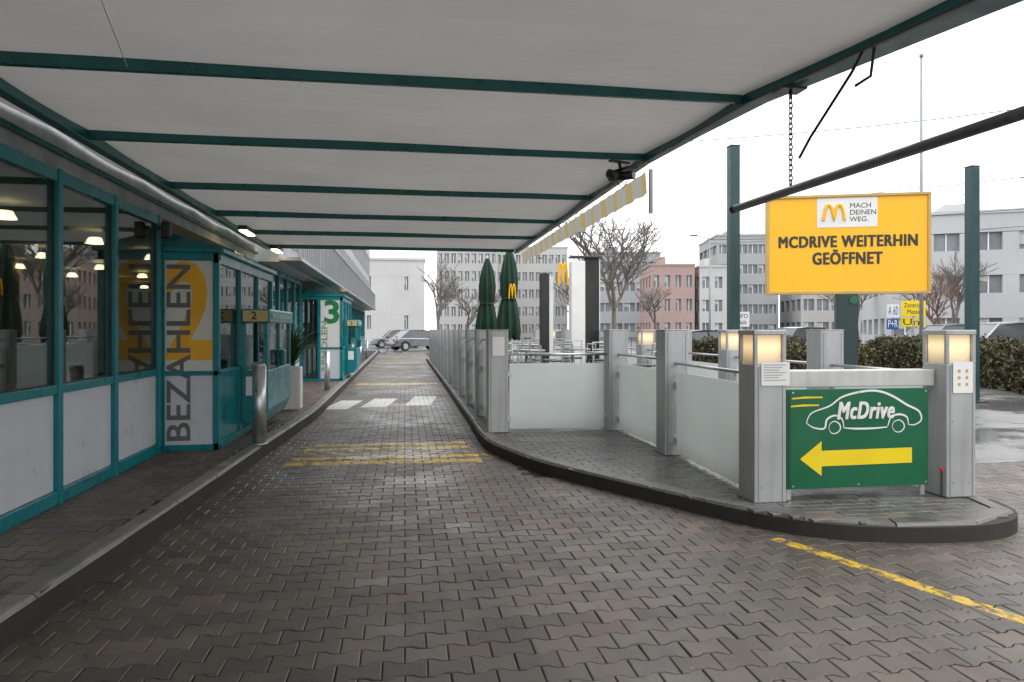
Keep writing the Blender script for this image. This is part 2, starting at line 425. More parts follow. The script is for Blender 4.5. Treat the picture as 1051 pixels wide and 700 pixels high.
# ---------------------------------------------------------------- booths
def booth(y0,y1,x1,z1,word,num,pcol,tcol,numcol,px0,big=True):
    E=empty('payment_booth'); x0=XW-.02
    m=MB()
    for x in (x0+.04,px0,x1-.035):
        if x==px0 and px0-x0<.1: continue
        m.box(x-.035,x+.035,y0,y0+.07,.145,z1)
    m.box(x0,x1,y0+.003,y0+.067,.147,.215).box(x0,x1,y0+.003,y0+.067,z1-.09,z1-.002).box(px0,x1,y0+.003,y0+.067,.985,1.035)
    yy=[y0+.035+(y1-y0-.07)*k/3 for k in range(4)]
    for y in yy[1:]: m.box(x1-.07,x1,y-.035,y+.035,.145,z1)
    m.box(x1-.067,x1-.003,y0,y1,.147,.23).box(x1-.067,x1-.003,y0,y1,.98,1.04).box(x1-.067,x1-.003,y0,y1,z1-.12,z1-.002)
    m.box(x0,x1+.05,y0-.02,y1+.05,z1+.0,z1+.05)
    m.out('frame',TEAL,E,bevel=.006)
    mobj('roof',[(x0,y0,z1+.052),(x1+.05,y0,z1+.052),(x1+.05,y1,z1+.052),(x0,y1,z1+.052),(x0,y0,z1+.25),(x0,y1,z1+.25)],[(0,1,4),(1,2,5,4),(2,3,5),(3,0,4,5),(0,3,2,1)],TEALD,E)
    box('glass_side',E,x1-.04,x1-.034,y0+.07,y1-.07,1.04,z1-.12,GLASS)
    box('lower_side',E,x1-.045,x1-.03,y0+.07,y1-.07,.23,.98,TEAL)
    box('front_lower_panel',E,px0+.036,x1-.07,y0+.02,y0+.05,.216,.984,WPANEL)
    box('front_upper_panel',E,px0+.036,x1-.07,y0+.02,y0+.05,1.036,z1-.092,pmat('panel_print',pcol,.4,var=.04))
    if px0-x0>.2: box('front_glass',E,x0+.075,px0-.036,y0+.03,y0+.036,.22,z1-.09,GLASS)
    cx=(px0+x1)/2-.015; w=x1-px0-.12
    if big:
        text('numeral',E,num,(cx+.0,y0+.018,1.03+(z1-1.13)/2),(R(90),0,0),numcol,width=w*.98,height=(z1-1.13)*.9,bold=.03)
        text('lettering',E,word,(px0+.036+w*.33,y0+.0145,.24+(z1-.36)/2),(R(90),R(-90),0),tcol,width=z1-.40,height=w*.5,bold=.014)
    else:
        text('numeral',E,num,(cx+.04,y0+.018,1.92),(R(90),0,0),numcol,width=w*.8,height=.62,bold=.03)
        text('lettering',E,word,(px0+.036+w*.22,y0+.0145,1.05),(R(90),R(-90),0),tcol,width=1.35,height=w*.32,bold=.014)
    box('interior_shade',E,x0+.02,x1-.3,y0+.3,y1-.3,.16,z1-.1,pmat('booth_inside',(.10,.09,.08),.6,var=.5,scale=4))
    return E
GT=pmat('grey_lettering',(.13,.135,.13),.5); YN=pmat('yellow_numeral',lin(236,172,40),.45); GN=pmat('green_numeral',lin(20,120,62),.45); YG=pmat('ochre_lettering',lin(150,150,110),.5)
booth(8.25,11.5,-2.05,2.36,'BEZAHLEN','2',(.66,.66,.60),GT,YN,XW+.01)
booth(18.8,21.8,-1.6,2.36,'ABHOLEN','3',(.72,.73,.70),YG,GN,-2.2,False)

def service_cabinet(y0,y1,x0,x1,num):
    E=empty('service_window_cabinet')
    m=MB()
    V=[]
    low=[(x0,.30),(x1-.08,.30),(x1,.48),(x1,.98),(x0,.98)]
    for y in (y0,y1): V+=[(x,y,z) for x,z in low]
    k=len(low); Fc=[tuple(range(k)),tuple(range(2*k-1,k-1,-1))]+[(i,k+i,k+(i+1)%k,(i+1)%k) for i in range(k)]
    mobj('tray_body',V,Fc,TEAL,E,bevel=.015)
    for (x,y) in ((x1-.03,y0+.03),(x1-.03,y1-.03),(x0+.03,y0+.03)): m.box(x-.028,x+.028,y-.028,y+.028,.982,1.58)
    m.box(x1-.058,x1-.004,(y0+y1)/2-.03,(y0+y1)/2+.03,.982,1.58)
    m.out('posts',TEAL,E,bevel=.005)
    box('header',E,x0,x1+.03,y0-.02,y1+.02,1.582,1.76,TEAL,.02)
    box('header_face',E,x0+.03,x1-.0,y0-.026,y0-.0205,1.6,1.74,pmat('header_beige',lin(195,172,115),.5),.0)
    text('numeral',E,num,((x0+x1)/2,y0-.028,1.67),(R(90),0,0),DTEXT,height=.1,bold=.02)
    box('header_strip',E,x1+.0305,x1+.034,y0+.05,y1-.05,1.63,1.71,pmat('strip_green',lin(20,140,130),.5))
    text('strip_text',E,'BITTE HIER BEZAHLEN',(x1+.036,(y0+y1)/2,1.67),(R(90),0,R(90)),WHITE,width=(y1-y0)*.8,height=.05)
    box('glass_front',E,x1-.033,x1-.028,y0+.06,y1-.06,.985,1.58,GLASS)
    box('glass_end',E,x0+.06,x1-.06,y0+.028,y0+.033,.985,1.58,GLASS)
    box('card_terminal',E,x1+.0,x1+.07,(y0+y1)/2-.08,(y0+y1)/2+.08,1.0,1.22,TEALD,.02)
    box('label',E,x0+.06,x1-.09,y0-.004,y0-.001,.66,.90,PAPER)
    return E
service_cabinet(9.3,11.1,-2.05,-1.72,'2')
service_cabinet(19.8,21.3,-1.6,-1.3,'3')

SL=pmat('soffit_light',(1,.78,.42),.5,emis=14)
for (x,y) in ((-2.25,10.6),(-2.25,13.0)):
    E=empty('soffit_lamp'); box('housing',E,x-.06,x+.06,y-.3,y+.3,2.9,2.962,DARK); box('diffuser',E,x-.05,x+.05,y-.28,y+.28,2.885,2.899,SL)
E=empty('wall_lamp'); box('lamp_body',E,-2.2,-2.0,25.0,25.5,2.55,2.65,DARK); box('lamp_glass',E,-2.18,-2.02,25.02,25.48,2.50,2.549,SL)
E=empty('wall_speaker'); box('speaker_body',E,-2.60,-2.50,8.02,8.12,2.48,2.66,BLACK,.02); cyl('speaker_arm',E,(-2.64,8.08,2.6),(-2.55,8.08,2.6),.02,BLACK)

E=empty('steel_bollard'); cyl('post',E,(-1.69,8.6,.15),(-1.69,8.6,1.07),.078,STEEL,n=28); cyl('cap',E,(-1.69,8.6,1.07),(-1.69,8.6,1.095),.078,STEEL,.06,n=28); cyl('base_ring',E,(-1.69,8.6,.15),(-1.69,8.6,.17),.1,STEEL,n=28)
for y in (16.2,24,28,33):
    E=empty('steel_bollard'); cyl('post',E,(-1.72,y,.14),(-1.72,y,1.0),.06,STEEL); cyl('cap',E,(-1.72,y,1.0),(-1.72,y,1.02),.06,STEEL,.045)

E=empty('potted_palm')
MB().prism([(-2.05,12.3),(-1.75,12.3),(-1.75,12.6),(-2.05,12.6)],.14,.86).out('planter',WHITE,E,bevel=.015)
LEAF=pmat('palm_leaf',(.05,.10,.03),.45,var=.4,scale=5)
V=[];Fc=[];rnd=random.Random(2)
for k in range(90):
    a=rnd.uniform(0,6.28); el=rnd.uniform(.5,1.45); Ln=rnd.uniform(.5,1.0); d=Vector((math.cos(a),math.sin(a),0)); sd=Vector((-d.y,d.x,0))
    p=Vector((-1.9,12.45,.86)); p+=Vector((0,0,rnd.uniform(0,.3)))
    i=len(V)
    for s in range(6):
        u=s/5; q=p+d*(Ln*u*math.cos(el)+.12*u*u)+Vector((0,0,Ln*u*math.sin(el)-.45*u*u*Ln)); w=.024*(1-u)+.006*math.sin(u*3.14)
        V+=[q-sd*w,q+sd*w]
    for s in range(5): Fc.append((i+2*s,i+2*s+1,i+2*s+3,i+2*s+2))
mobj('fronds',V,Fc,LEAF,E)

# ---------------------------------------------------------------- canopy
C=empty('entrance_canopy')
FAB=bpy.data.materials.new('canopy_fabric'); t=NT(FAB)
tc=t.node('ShaderNodeTexCoord').outputs['Object']
n1=t.rng(t.noise(.9,4,tc,.6),.3,.7,0,1)
mp=t.node('ShaderNodeMapping',{'Vector':tc,'Scale':(.6,14,1)})
n2=t.rng(t.noise(1.4,3,mp.outputs[0]),.3,.7,0,1)
cc=t.mix(n1,(.58,.56,.54),(.67,.65,.625)); cc=t.mix(t.math('MULTIPLY',n2,.16),cc,(.42,.41,.38))
dd=t.node('ShaderNodeBsdfDiffuse',{'Color':cc}); tt=t.node('ShaderNodeBsdfTranslucent',{'Color':cc})
mm=t.node('ShaderNodeMixShader',{0:.15,1:dd.outputs[0],2:tt.outputs[0]}); t.l.new(mm.outputs[0],t.out.inputs[0])
beams=[-1.2,.6,2.45,4.28,5.86,7.76,9.55,11.3,13.2]
def edge(v):
    P=[(-1.5,3.6),(.6,3.05),(2.86,2.45),(4.2,2.17),(5.9,2.05),(8,2.06),(14,2.07)]
    for (a,x),(b,y) in zip(P[:-1],P[1:]):
        if a<=v<=b: return x+(y-x)*(v-a)/(b-a)
    return 2.07
V=[];Fc=[];NX=24
for a,b in zip(beams[:-1],beams[1:]):
    for j in range(11):
        v=a+(b-a)*j/10
        base=len(V)
        for i in range(NX+1):
            u=i/NX; x=-2.66+(edge(v)+2.66)*u
            sag=.024*math.sin(math.pi*j/10)+.005*math.sin(u*31+v*3)*math.sin(math.pi*j/10)+.004*math.sin(u*11-v*2.3)
            V.append((x,v,3.02-sag+.02*(1-u)))
        if j:
            for i in range(NX): Fc.append((base-NX-1+i,base-NX+i,base+i+1,base+i))
mobj('fabric_panels',V,Fc,FAB,C,smooth=True)
bm_=MB()
for v in beams: bm_.box(-2.44,edge(v)-.01,v-.02,v+.02,2.967,3.05)
bm_.out('cross_rails',TEALD,C,bevel=.006)
bw=MB()
for v in beams: bw.box(-2.44,edge(v)-.02,v+.021,v+.045,2.985,3.045)
bw.out('cross_rail_clips',STEEL,C)
bw=MB()
for v in beams[1:]:
    for x in (-1.9,-.6,.7,1.7): bw.cyl((x,v,2.960),(x,v,2.968),.009,n=8)
bw.out('rail_bolts',STEEL,C)
box('inner_rail',C,-2.50,-2.41,-1.4,13.25,2.95,3.06,TEALD,.008)
V=[];Fc=[];vs=[-1.4,.6,2.0,2.86,4.2,5.0,5.9,7,9,11,13.25]
ow={-1.4:.3,.6:.28,2.0:.25,2.86:.22,4.2:.13,5.0:.09}
for v in vs:
    e=edge(v); o_=ow.get(v,.075)
    V+=[(e,v,2.955),(e+o_,v,2.955),(e+o_,v,3.13),(e,v,3.13)]
for i in range(len(vs)-1):
    k=4*i
    for q in range(4): Fc.append((k+q,k+(q+1)%4,k+4+(q+1)%4,k+4+q))
Fc+= [(0,3,2,1),(len(V)-4,len(V)-3,len(V)-2,len(V)-1)]
mobj('outer_fascia',V,Fc,TEALD,C)
V=[];Fc=[]
for v in vs:
    e=edge(v); V+=[(e-.010,v,2.943),(e+.015,v,2.943),(e+.015,v,2.954),(e-.010,v,2.954)]
for i in range(len(vs)-1):
    k=4*i
    for q in range(4): Fc.append((k+q,k+(q+1)%4,k+4+(q+1)%4,k+4+q))
mobj('edge_seal',V,Fc,DARK,C)
tube('canopy_cables',C,[[(-1.1,2.3,3.0),(-1.55,4.25,2.985)]],.003,WHITE)
VS=bpy.data.materials.new('striped_awning'); t=NT(VS)
tc=t.node('ShaderNodeTexCoord').outputs['Object']; sp=t.node('ShaderNodeSeparateXYZ',{0:tc})
st=t.math('GREATER_THAN',t.math('FRACT',t.math('MULTIPLY',sp.outputs[1],2.2)),.62)
cc=t.mix(st,(.60,.585,.53),lin(212,190,140))
dd=t.node('ShaderNodeBsdfDiffuse',{'Color':cc}); tt=t.node('ShaderNodeBsdfTranslucent',{'Color':cc})
mm=t.node('ShaderNodeMixShader',{0:.4,1:dd.outputs[0],2:tt.outputs[0]}); t.l.new(mm.outputs[0],t.out.inputs[0])
E=empty('awning_valance'); V=[];Fc=[]; N=140
for i in range(N+1):
    v=6.2+6.9*i/N; sc=.012*abs(math.sin(v*8.17))
    x=2.2+.008*math.sin(v*21)
    V+=[(x,v,2.955),(x+.015,v,2.76-sc)]
    if i: k=2*i; Fc.append((k-2,k,k+1,k-1))
mobj('fabric',V,Fc,VS,E); box('end_bracket',E,2.19,2.22,6.08,6.11,2.55,2.95,POLE)

E=empty('security_camera',(1.86,5.85,2.84),R(20))
cyl('housing',E,(.04,-.1,-.02),(-.02,.14,.0),.036,BLACK,.042); box('sunshield',E,-.05,.07,-.13,.13,.035,.043,BLACK,.003)
cyl('stem',E,(0,.02,.03),(-.02,.02,.12),.014,BLACK); cyl('side_lamp',E,(-.1,-.05,-.03),(-.12,.03,.0),.032,BLACK,.04); cyl('lens',E,(.042,-.102,-.02),(.043,-.106,-.02),.026,pmat('lens',(.2,.2,.22),.1))
tube('cable',E,[[(0,.1,.03),(.06,.14,-.05),(.1,.12,-.09),(.13,.1,-.03)]],.005,BLACK)
box('bracket',E,-.12,.08,-.01,.04,.1,.115,DARK)

E=empty('height_limit_bar')
cyl('bar',E,(2.25,4.55,2.33),(2.42,.6,2.33),.026,pmat('bar_paint',(.13,.135,.14),.4,metal=.2,var=.35,scale=6),n=24)
cyl('bar_end_cap',E,(2.2495,4.552,2.33),(2.2475,4.57,2.33),.029,BLACK,n=20); cyl('bar_eyelet',E,(2.285,3.9,2.345),(2.285,3.9,2.375),.008,DARK)
links=[]
z=2.375; k=0
while z<2.9:
    pts=[]
    for i in range(10):
        a=2*math.pi*i/10; u=.011*math.cos(a); w=.022*math.sin(a)
        pts.append((2.285+(u if k%2 else 0),3.9+(0 if k%2 else u),z+w))
    links.append(pts); z+=.031; k+=1
tube('chain',E,links,.0038,DARK,cyclic=True,res=1)
E=empty('hook_rod')
tube('rod',E,[[(2.36,3.33,2.955),(2.34,3.40,2.86),(2.30,3.72,2.60),(2.28,3.8,2.50)],[(2.40,3.30,2.96),(2.40,3.33,2.82),(2.36,3.4,2.79)]],.008,BLACK)
box('bracket',E,2.2,2.36,3.84,3.96,2.925,2.94,DARK,.004); cyl('hook',E,(2.285,3.9,2.925),(2.285,3.9,2.88),.010,DARK)

# ---------------------------------------------------------------- pillars, glass fence
LAMPG=bpy.data.materials.new('pillar_lamp_glass'); t=NT(LAMPG)
tc=t.node('ShaderNodeTexCoord').outputs['Object']; sp=t.node('ShaderNodeSeparateXYZ',{0:tc})
g=t.rng(t.math('ABSOLUTE',t.math('SUBTRACT',sp.outputs[2],1.36)),0,.12,.9,.2)
b=t.node('ShaderNodeBsdfPrincipled',{'Base Color':(.6,.52,.38,1),'Roughness':.3,'Emission Color':(1,.70,.34,1),'Emission Strength':g}); t.l.new(b.outputs[0],t.out.inputs[0])
S=.135
def pillar(x,y,lamp=False,s=S):
    E=empty('fence_pillar',(x,y,0)); top=1.22 if lamp else 1.485
    box('body',E,-s,s,-s,s,.115,top,PILLAR,.008)
    m=MB(); 
    for a in (-1,1):
        m.box(-s+.03 if a<0 else s-.036,-s+.036 if a<0 else s-.03,-s-.002,-s+.001,.13,top-.02)
    m.out('seams',SEAM,E)
    m=MB()
    for a in (-1,1):
        for z in (.25,.75,top-.1): m.cyl((a*(s-.06),-s-.004,z),(a*(s-.06),-s,z),.007,n=8); m.cyl((-s-.004,a*(s-.06),z),(-s,a*(s-.06),z),.007,n=8)
    m.out('rivets',STEEL,E)
    box('foot',E,-s-.012,s+.012,-s-.012,s+.012,.11,.135,DARK,.003)
    if lamp:
        m=MB()
        for a in (-1,1):
            for b_ in (-1,1): m.box(a*s-.014*(1+a),a*s+.014*(1-a),b_*s-.014*(1+b_),b_*s+.014*(1-b_),top,1.455)
        m.out('lamp_posts',PILLAR,E,bevel=.003)
        box('lamp_glass',E,-s+.03,s-.03,-s+.03,s-.03,top+.002,1.454,LAMPG)
        box('lamp_cap',E,-s-.004,s+.004,-s-.004,s+.004,1.456,1.495,PILLAR,.006)
    else:
        box('cap',E,-s-.003,s+.003,-s-.003,s+.003,1.4855,1.497,PILLAR,.003)
    return E
def fence(x0,y0,x1,y1,ztop=1.04,rail=1.16,mat=FROST):
    dx,dy=x1-x0,y1-y0; L=math.hypot(dx,dy); E=empty('glass_fence',(x0,y0,0),math.atan2(dy,dx)); a=S+.002;b=L-S-.002
    box('glass_pane',E,a+.03,b-.03,-.006,.006,.155,ztop,mat,.001)
    cyl('handrail',E,(a,0,rail),(b,0,rail),.016,STEEL)
    m=MB()
    for u in (a,b-.03):
        for z in (.3,.9): m.box(u,u+.05,-.02,.02,z-.03,z+.03)
    m.out('clamps',STEEL,E,bevel=.004)
pillar(2.86,5.31,True); pillar(4.50,5.25,True)
pillar(2.93,7.42); pillar(2.87,9.32); pillar(1.23,9.37)
fence(2.86,5.31,2.93,7.42,1.04,1.13); fence(2.93,7.42,2.87,9.32); fence(1.23,9.37,2.87,9.32)
ys=[9.37]
while ys[-1]<31: ys.append(ys[-1]+1.75)
for a,b in zip(ys[:-1],ys[1:]):
    pillar(1.23,b,s=.12); fence(1.23,a,1.23,b,1.22,1.34,FROST)
ys=[5.25,7.0,9.2,11.0,12.7,14.9,17,19.2,21.4,23.6]
for i,(a,b) in enumerate(zip(ys[:-1],ys[1:])):
    pillar(4.5,b,lamp=(i in (1,3,5,7))); fence(4.5,a,4.5,b,1.0,1.12)
E=empty('low_wall_lintel'); box('lintel_beam',E,2.998,4.362,5.24,5.42,1.03,1.165,LINTEL,.008)
MB().box(2.998,4.0,5.44,5.47,.2,.98).out('rear_panel',WPANEL,E)
E=empty('drive_through_sign',(3.655,5.20,0))
box('board',E,-.655,.60,-.02,.01,.225,1.02,GREENV,.004)
MB().box(-.64,-.6,.0105,.03,.135,.9).box(.55,.59,.0105,.03,.135,.9).out('stand_legs',STEEL,E)
m=MB()
for x in (-.60,-.03,.575):
    for z in (.25,.995): m.cyl((x,-.0235,z),(x,-.0195,z),.008,n=10)
m.out('screws',STEEL,E)
def bp(px,py): return ((px-884)/128.5*1.0-.02,-.022,1.5-(py-338)/128.5)
def strip(name,pts,w0,mat,yoff=-.0225):
    V=[];Fc=[];pts=[Vector((p[0],p[2])) for p in pts]
    for i,p in enumerate(pts):
        a=pts[max(i-1,0)];b_=pts[min(i+1,len(pts)-1)];d=(b_-a).normalized();n=Vector((-d.y,d.x)); w=w0*(.35+.65*math.sin(math.pi*(i+.5)/len(pts)))
        V+=[(p.x-n.x*w,yoff,p.y-n.y*w),(p.x+n.x*w,yoff,p.y+n.y*w)]
        if i: k=2*i; Fc.append((k-2,k-1,k+1,k))
    return mobj(name,V,Fc,mat,E)
def smoothpts(L):
    return [ (q.x,-.022,q.y) for q in catmull([(bp(*p)[0],bp(*p)[2]) for p in L],8)]
strip('car_outline_roof',smoothpts([(824,434),(830,424),(850,417),(864,408),(884,403),(903,402),(920,407),(938,417),(952,424),(955,433),(948,438),(940,438)]),.009,WHITE)
strip('car_outline_arch_front',smoothpts([(940,438),(938,430),(929,427),(920,430),(916,439)]),.008,WHITE)
strip('car_outline_sill',smoothpts([(866,440),(880,441),(900,441),(916,440)]),.008,WHITE)
strip('car_outline_arch_rear',smoothpts([(866,440),(864,431),(856,427),(847,431),(844,440),(832,439),(824,434)]),.008,WHITE)
strip('wheel_front',smoothpts([(921,440),(923,435),(929,433),(934,436),(935,441),(931,445),(925,445),(921,440)]),.005,WHITE)
strip('wheel_rear',smoothpts([(849,440),(851,435),(856,433),(861,436),(862,441),(858,445),(852,445),(849,440)]),.005,WHITE)
strip('speed_line',[bp(808,409),bp(822,408),bp(842,408)],.008,YELD); strip('speed_line',[bp(806,417),bp(820,416),bp(838,416)],.008,YELD)
ar=[bp(*p) for p in ((817,471),(841,453),(841,463),(944,462),(944,478),(841,479),(841,489))]
mobj('arrow',[(p[0],-.0228,p[2]) for p in ar],[tuple(range(7))],YELD,E)
x,_,z=bp(890,423)
btext('lettering',E,'McDrive',(x,-.0245,z),WHITE,.50,.135,.0055,shear=.25,space=1.1)
MB().box(-.64,-.62,-.024,-.0205,.24,1.0).out('board_edge',pmat('green_dark',lin(8,70,42),.4),E)
E=empty('paper_notice'); box('sheet',E,2.78,3.02,5.168,5.172,1.055,1.24,PAPER)
ln=MB()
for k in range(7): ln.box(2.80,2.99-.03*(k%3),5.1665,5.1675,1.215-.02*k,1.221-.02*k)
ln.out('print_lines',pmat('grey_print',(.35,.35,.35),.6),E)
E=empty('paper_notice'); box('sheet',E,4.42,4.60,5.108,5.112,.98,1.235,PAPER)
ln=MB()
for k in range(3): 
    for j in range(2): ln.cyl((4.475+.07*j,5.1075,1.05+.055*k),(4.475+.07*j,5.1065,1.05+.055*k),.014,n=10)
ln.out('pictograms',pmat('pictogram_ochre',lin(205,165,60),.5),E)
E=empty('red_marker_lamp'); cyl('lens',E,(4.335,5.12,.36),(4.335,5.14,.36),.015,REDDOT); box('stem',E,4.328,4.342,5.125,5.138,.14,.36,DARK)
E=empty('paper_notice'); box('sheet',E,1.15,1.31,9.225,9.23,1.15,1.4,PAPER)

# terrace furniture
TT=pmat('table_top',(.3,.28,.26),.35)
def bar_table(x,y,h=1.08):
    E=empty('bistro_table',(x,y,0)); cyl('top',E,(0,0,h),(0,0,h+.03),.36,TT,n=32); cyl('stem',E,(0,0,.15),(0,0,h),.03,STEEL); cyl('foot',E,(0,0,.125),(0,0,.15),.24,STEEL)
def chair(x,y,rz,sh=.75):
    E=empty('bar_chair',(x,y,.125),rz); m=MB()
    for a in (-1,1):
        m.cyl((a*.2,-.2,0),(a*.17,-.17,sh),.011); m.cyl((a*.2,.2,0),(a*.17,.17,sh),.011); m.cyl((a*.17,.17,sh),(a*.18,.22,sh+.38),.011)
    m.cyl((-.18,.22,sh+.38),(.18,.22,sh+.38),.011); m.cyl((-.18,.21,sh+.25),(.18,.21,sh+.25),.011); m.cyl((-.19,-.19,.25),(.19,-.19,.25),.009); m.cyl((-.19,.19,.25),(.19,.19,.25),.009)
    m.out('frame',STEEL,E); box('seat',E,-.19,.19,-.19,.19,sh,sh+.03,DARK,.01)
for x,y in ((2.2,11.2),(3.5,11.8),(2.3,13.2),(3.4,14.0),(2.0,17),(3.3,18)):
    bar_table(x,y)
    for k in range(3):
        a=k*2.1+x; chair(x+.65*math.cos(a),y+.65*math.sin(a),a-math.pi/2)
UG=pmat('umbrella_fabric',lin(18,54,38),.7,var=.25,scale=3)
def umbrella(x,y,top,mark):
    E=empty('folded_parasol',(x,y,0)); V=[];Fc=[]; n=64
    H=[(1.22,.19),(1.35,.215),(1.6,.20),(1.9,.155),(2.0,.125),(2.1,.15),(2.4,.16),(2.7,.12),(2.92,.06),(3.0,.03)]
    k=top/3.0
    for z,r in H:
        for i in range(n):
            a=2*math.pi*i/n; rr=r*(1+.24*math.cos(8*a+.6*z)+.07*math.sin(3*a+z*3)); V.append((rr*math.cos(a),rr*math.sin(a),z*k-(.05*math.cos(8*a) if z<1.3 else 0)))
    for j in range(len(H)-1):
        for i in range(n): Fc.append((j*n+i,j*n+(i+1)%n,(j+1)*n+(i+1)%n,(j+1)*n+i))
    mobj('canopy_cloth',V,Fc,UG,E,smooth=True); cyl('pole',E,(0,0,.12),(0,0,top+.06),.025,STEEL); cyl('base',E,(0,0,.12),(0,0,.2),.3,DARK)
    cyl('tie',E,(0,0,2.0*k-.02),(0,0,2.0*k+.02),.155,UG)
    if mark: arches('emblem',E,.04,-.20,2.15,.14,.30,GOLD,.014)
umbrella(1.86,15.9,3.12,False); umbrella(2.2,14.8,3.22,True)
E=empty('menu_board_totem',(4.05,15.6,0))
box('black_panel',E,.02,.34,-.06,.10,.12,3.12,BLACK,.01); box('white_column',E,-.33,0,-.14,.12,.12,3.05,WHITE,.02); box('edge_strip',E,.345,.37,-.05,.09,.12,3.05,STEEL); box('cap',E,-.34,.38,-.15,.13,3.122,3.17,DARK,.01)
arches('emblem',E,-.5,-.05,2.5,.22,.5,GOLD,.025)
E=empty('menu_board_totem',(3.15,15.7,0)); box('black_panel',E,-.1,.1,-.06,.10,.12,2.78,BLACK,.01); box('white_edge',E,.102,.2,-.05,.09,.12,2.7,WHITE,.01)
E=empty('menu_board_totem',(4.62,17.6,0)); box('white_column',E,-.3,.3,-.1,.1,.12,2.3,WHITE,.02); box('black_panel',E,-.2,.2,-.11,-.101,.9,2.1,BLACK)

# ---------------------------------------------------------------- yellow billboard
E=empty('yellow_billboard',(7.46,10.99,0),R(-19))
cz=2.95; w2,h2=1.31,.85
box('face',E,-w2+.05,w2-.05,-.05,.05,cz-h2+.05,cz+h2-.05,YEL)
m=MB(); m.box(-w2,w2,-.08,.08,cz+h2-.049,cz+h2).box(-w2,w2,-.08,.08,cz-h2,cz-h2+.049).box(-w2,-w2+.049,-.077,.077,cz-h2+.05,cz+h2-.05).box(w2-.049,w2,-.077,.077,cz-h2+.05,cz+h2-.05)
m.out('frame',pmat('frame_ochre',lin(190,158,90),.4),E,bevel=.006)
box('post',E,-.17,.17,-.09,.09,0,cz-h2-.002,pmat('post_dark_green',lin(30,50,50),.4),.01)
box('logo_field',E,-.48,.48,-.056,-.0505,cz+.29,cz+.79,WHITE)
arches('emblem',E,-.21,-.062,cz+.41,.34,.26,GOLD,.026)
for k,s_ in enumerate(('MACH','DEINEN','WEG.')): text('logo_text',E,s_,(.04,-.058,cz+.65-.115*k),(R(90),0,0),DTEXT,size=.12,bold=.0,align='LEFT')
btext('headline',E,'MCDRIVE WEITERHIN',(0,-.054,cz+.04),DTEXT,2.20,.19,.010)
btext('headline',E,'GEÖFFNET',(0,-.054,cz-.25),DTEXT,1.10,.245,.010)
cyl('small_badge',E,(.1,-.095,2.0),(.1,-.105,2.0),.07,GREENV)
MG=pmat('mast_green',lin(38,70,74),.45,streak=.2)
for x,y,top in ((6.5,13.2,5.15),(11.6,12.9,4.85)):
    E=empty('steel_mast',(x,y,0)); box('shaft',E,-.1,.1,-.1,.1,0,top,MG,.02); box('base_plate',E,-.2,.2,-.2,.2,0,.03,DARK,.005); box('head',E,-.105,.105,-.105,.105,top+.001,top+.02,DARK)
E=empty('flagpole',(18.2,22.5,0)); cyl('pole',E,(0,0,0),(0,0,11.2),.07,POLE,.04); cyl('finial',E,(0,0,11.2),(0,0,11.3),.07,POLE)

# ---------------------------------------------------------------- vegetation
BARK=pmat('hazed_bark',(.17,.15,.135),.9,var=.3)  # bark colour lightened to stand in for haze over distant trees
BARKR=pmat('bark_reddish',(.20,.12,.09),.9,var=.3)
def bare_tree(name,x,y,h,seed,mat,trunk=.16,depth=6,spread=.55,lean=0):
    rnd=random.Random(seed); E=empty(name,(x,y,0)); P=[];Rr=[]
    def grow(p,d,L,r,dep):
        pts=[p];rad=[r]; q=p.copy();dd=d.copy(); n=4
        for i in range(n):
            dd=(dd+Vector((rnd.uniform(-1,1),rnd.uniform(-1,1),rnd.uniform(-.3,.5)))*.13).normalized(); q=q+dd*(L/n); pts.append(q.copy()); rad.append(r*(1-.4*(i+1)/n))
            if dep>0 and dep<depth and i>=1 and rnd.random()<.7:
                side=Vector((rnd.uniform(-1,1),rnd.uniform(-1,1),rnd.uniform(0,.5))).normalized()
                grow(q.copy(),(dd*.6+side*.75).normalized(),L*rnd.uniform(.5,.72),r*.45,dep-1)
        P.append(pts);Rr.append(rad)
        if dep>0:
            for k in range(3 if dep>=depth-1 else 2):
                a=rnd.uniform(0,6.28)
                side=Vector((math.cos(a),math.sin(a),rnd.uniform(-.1,.3)))
                grow(q.copy(),(dd+side*spread*rnd.uniform(.6,1.3)).normalized(),L*rnd.uniform(.66,.85),r*.62,dep-1)
    grow(Vector((0,0,-.1)),Vector((lean,0,1)).normalized(),h*.27,trunk,depth)
    tube('trunk_and_branches',E,P,1.0,mat,radii=[[max(a,.006) for a in r] for r in Rr],res=0)
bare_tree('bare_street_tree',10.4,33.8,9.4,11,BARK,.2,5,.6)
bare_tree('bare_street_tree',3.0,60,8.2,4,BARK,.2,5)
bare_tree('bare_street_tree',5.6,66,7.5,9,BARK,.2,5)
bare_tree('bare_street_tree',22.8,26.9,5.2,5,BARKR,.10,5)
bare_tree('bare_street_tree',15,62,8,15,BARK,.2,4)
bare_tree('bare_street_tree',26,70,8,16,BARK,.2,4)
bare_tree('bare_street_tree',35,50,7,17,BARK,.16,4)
bare_tree('bare_street_tree',33,38,7.5,23,BARK,.16,5)
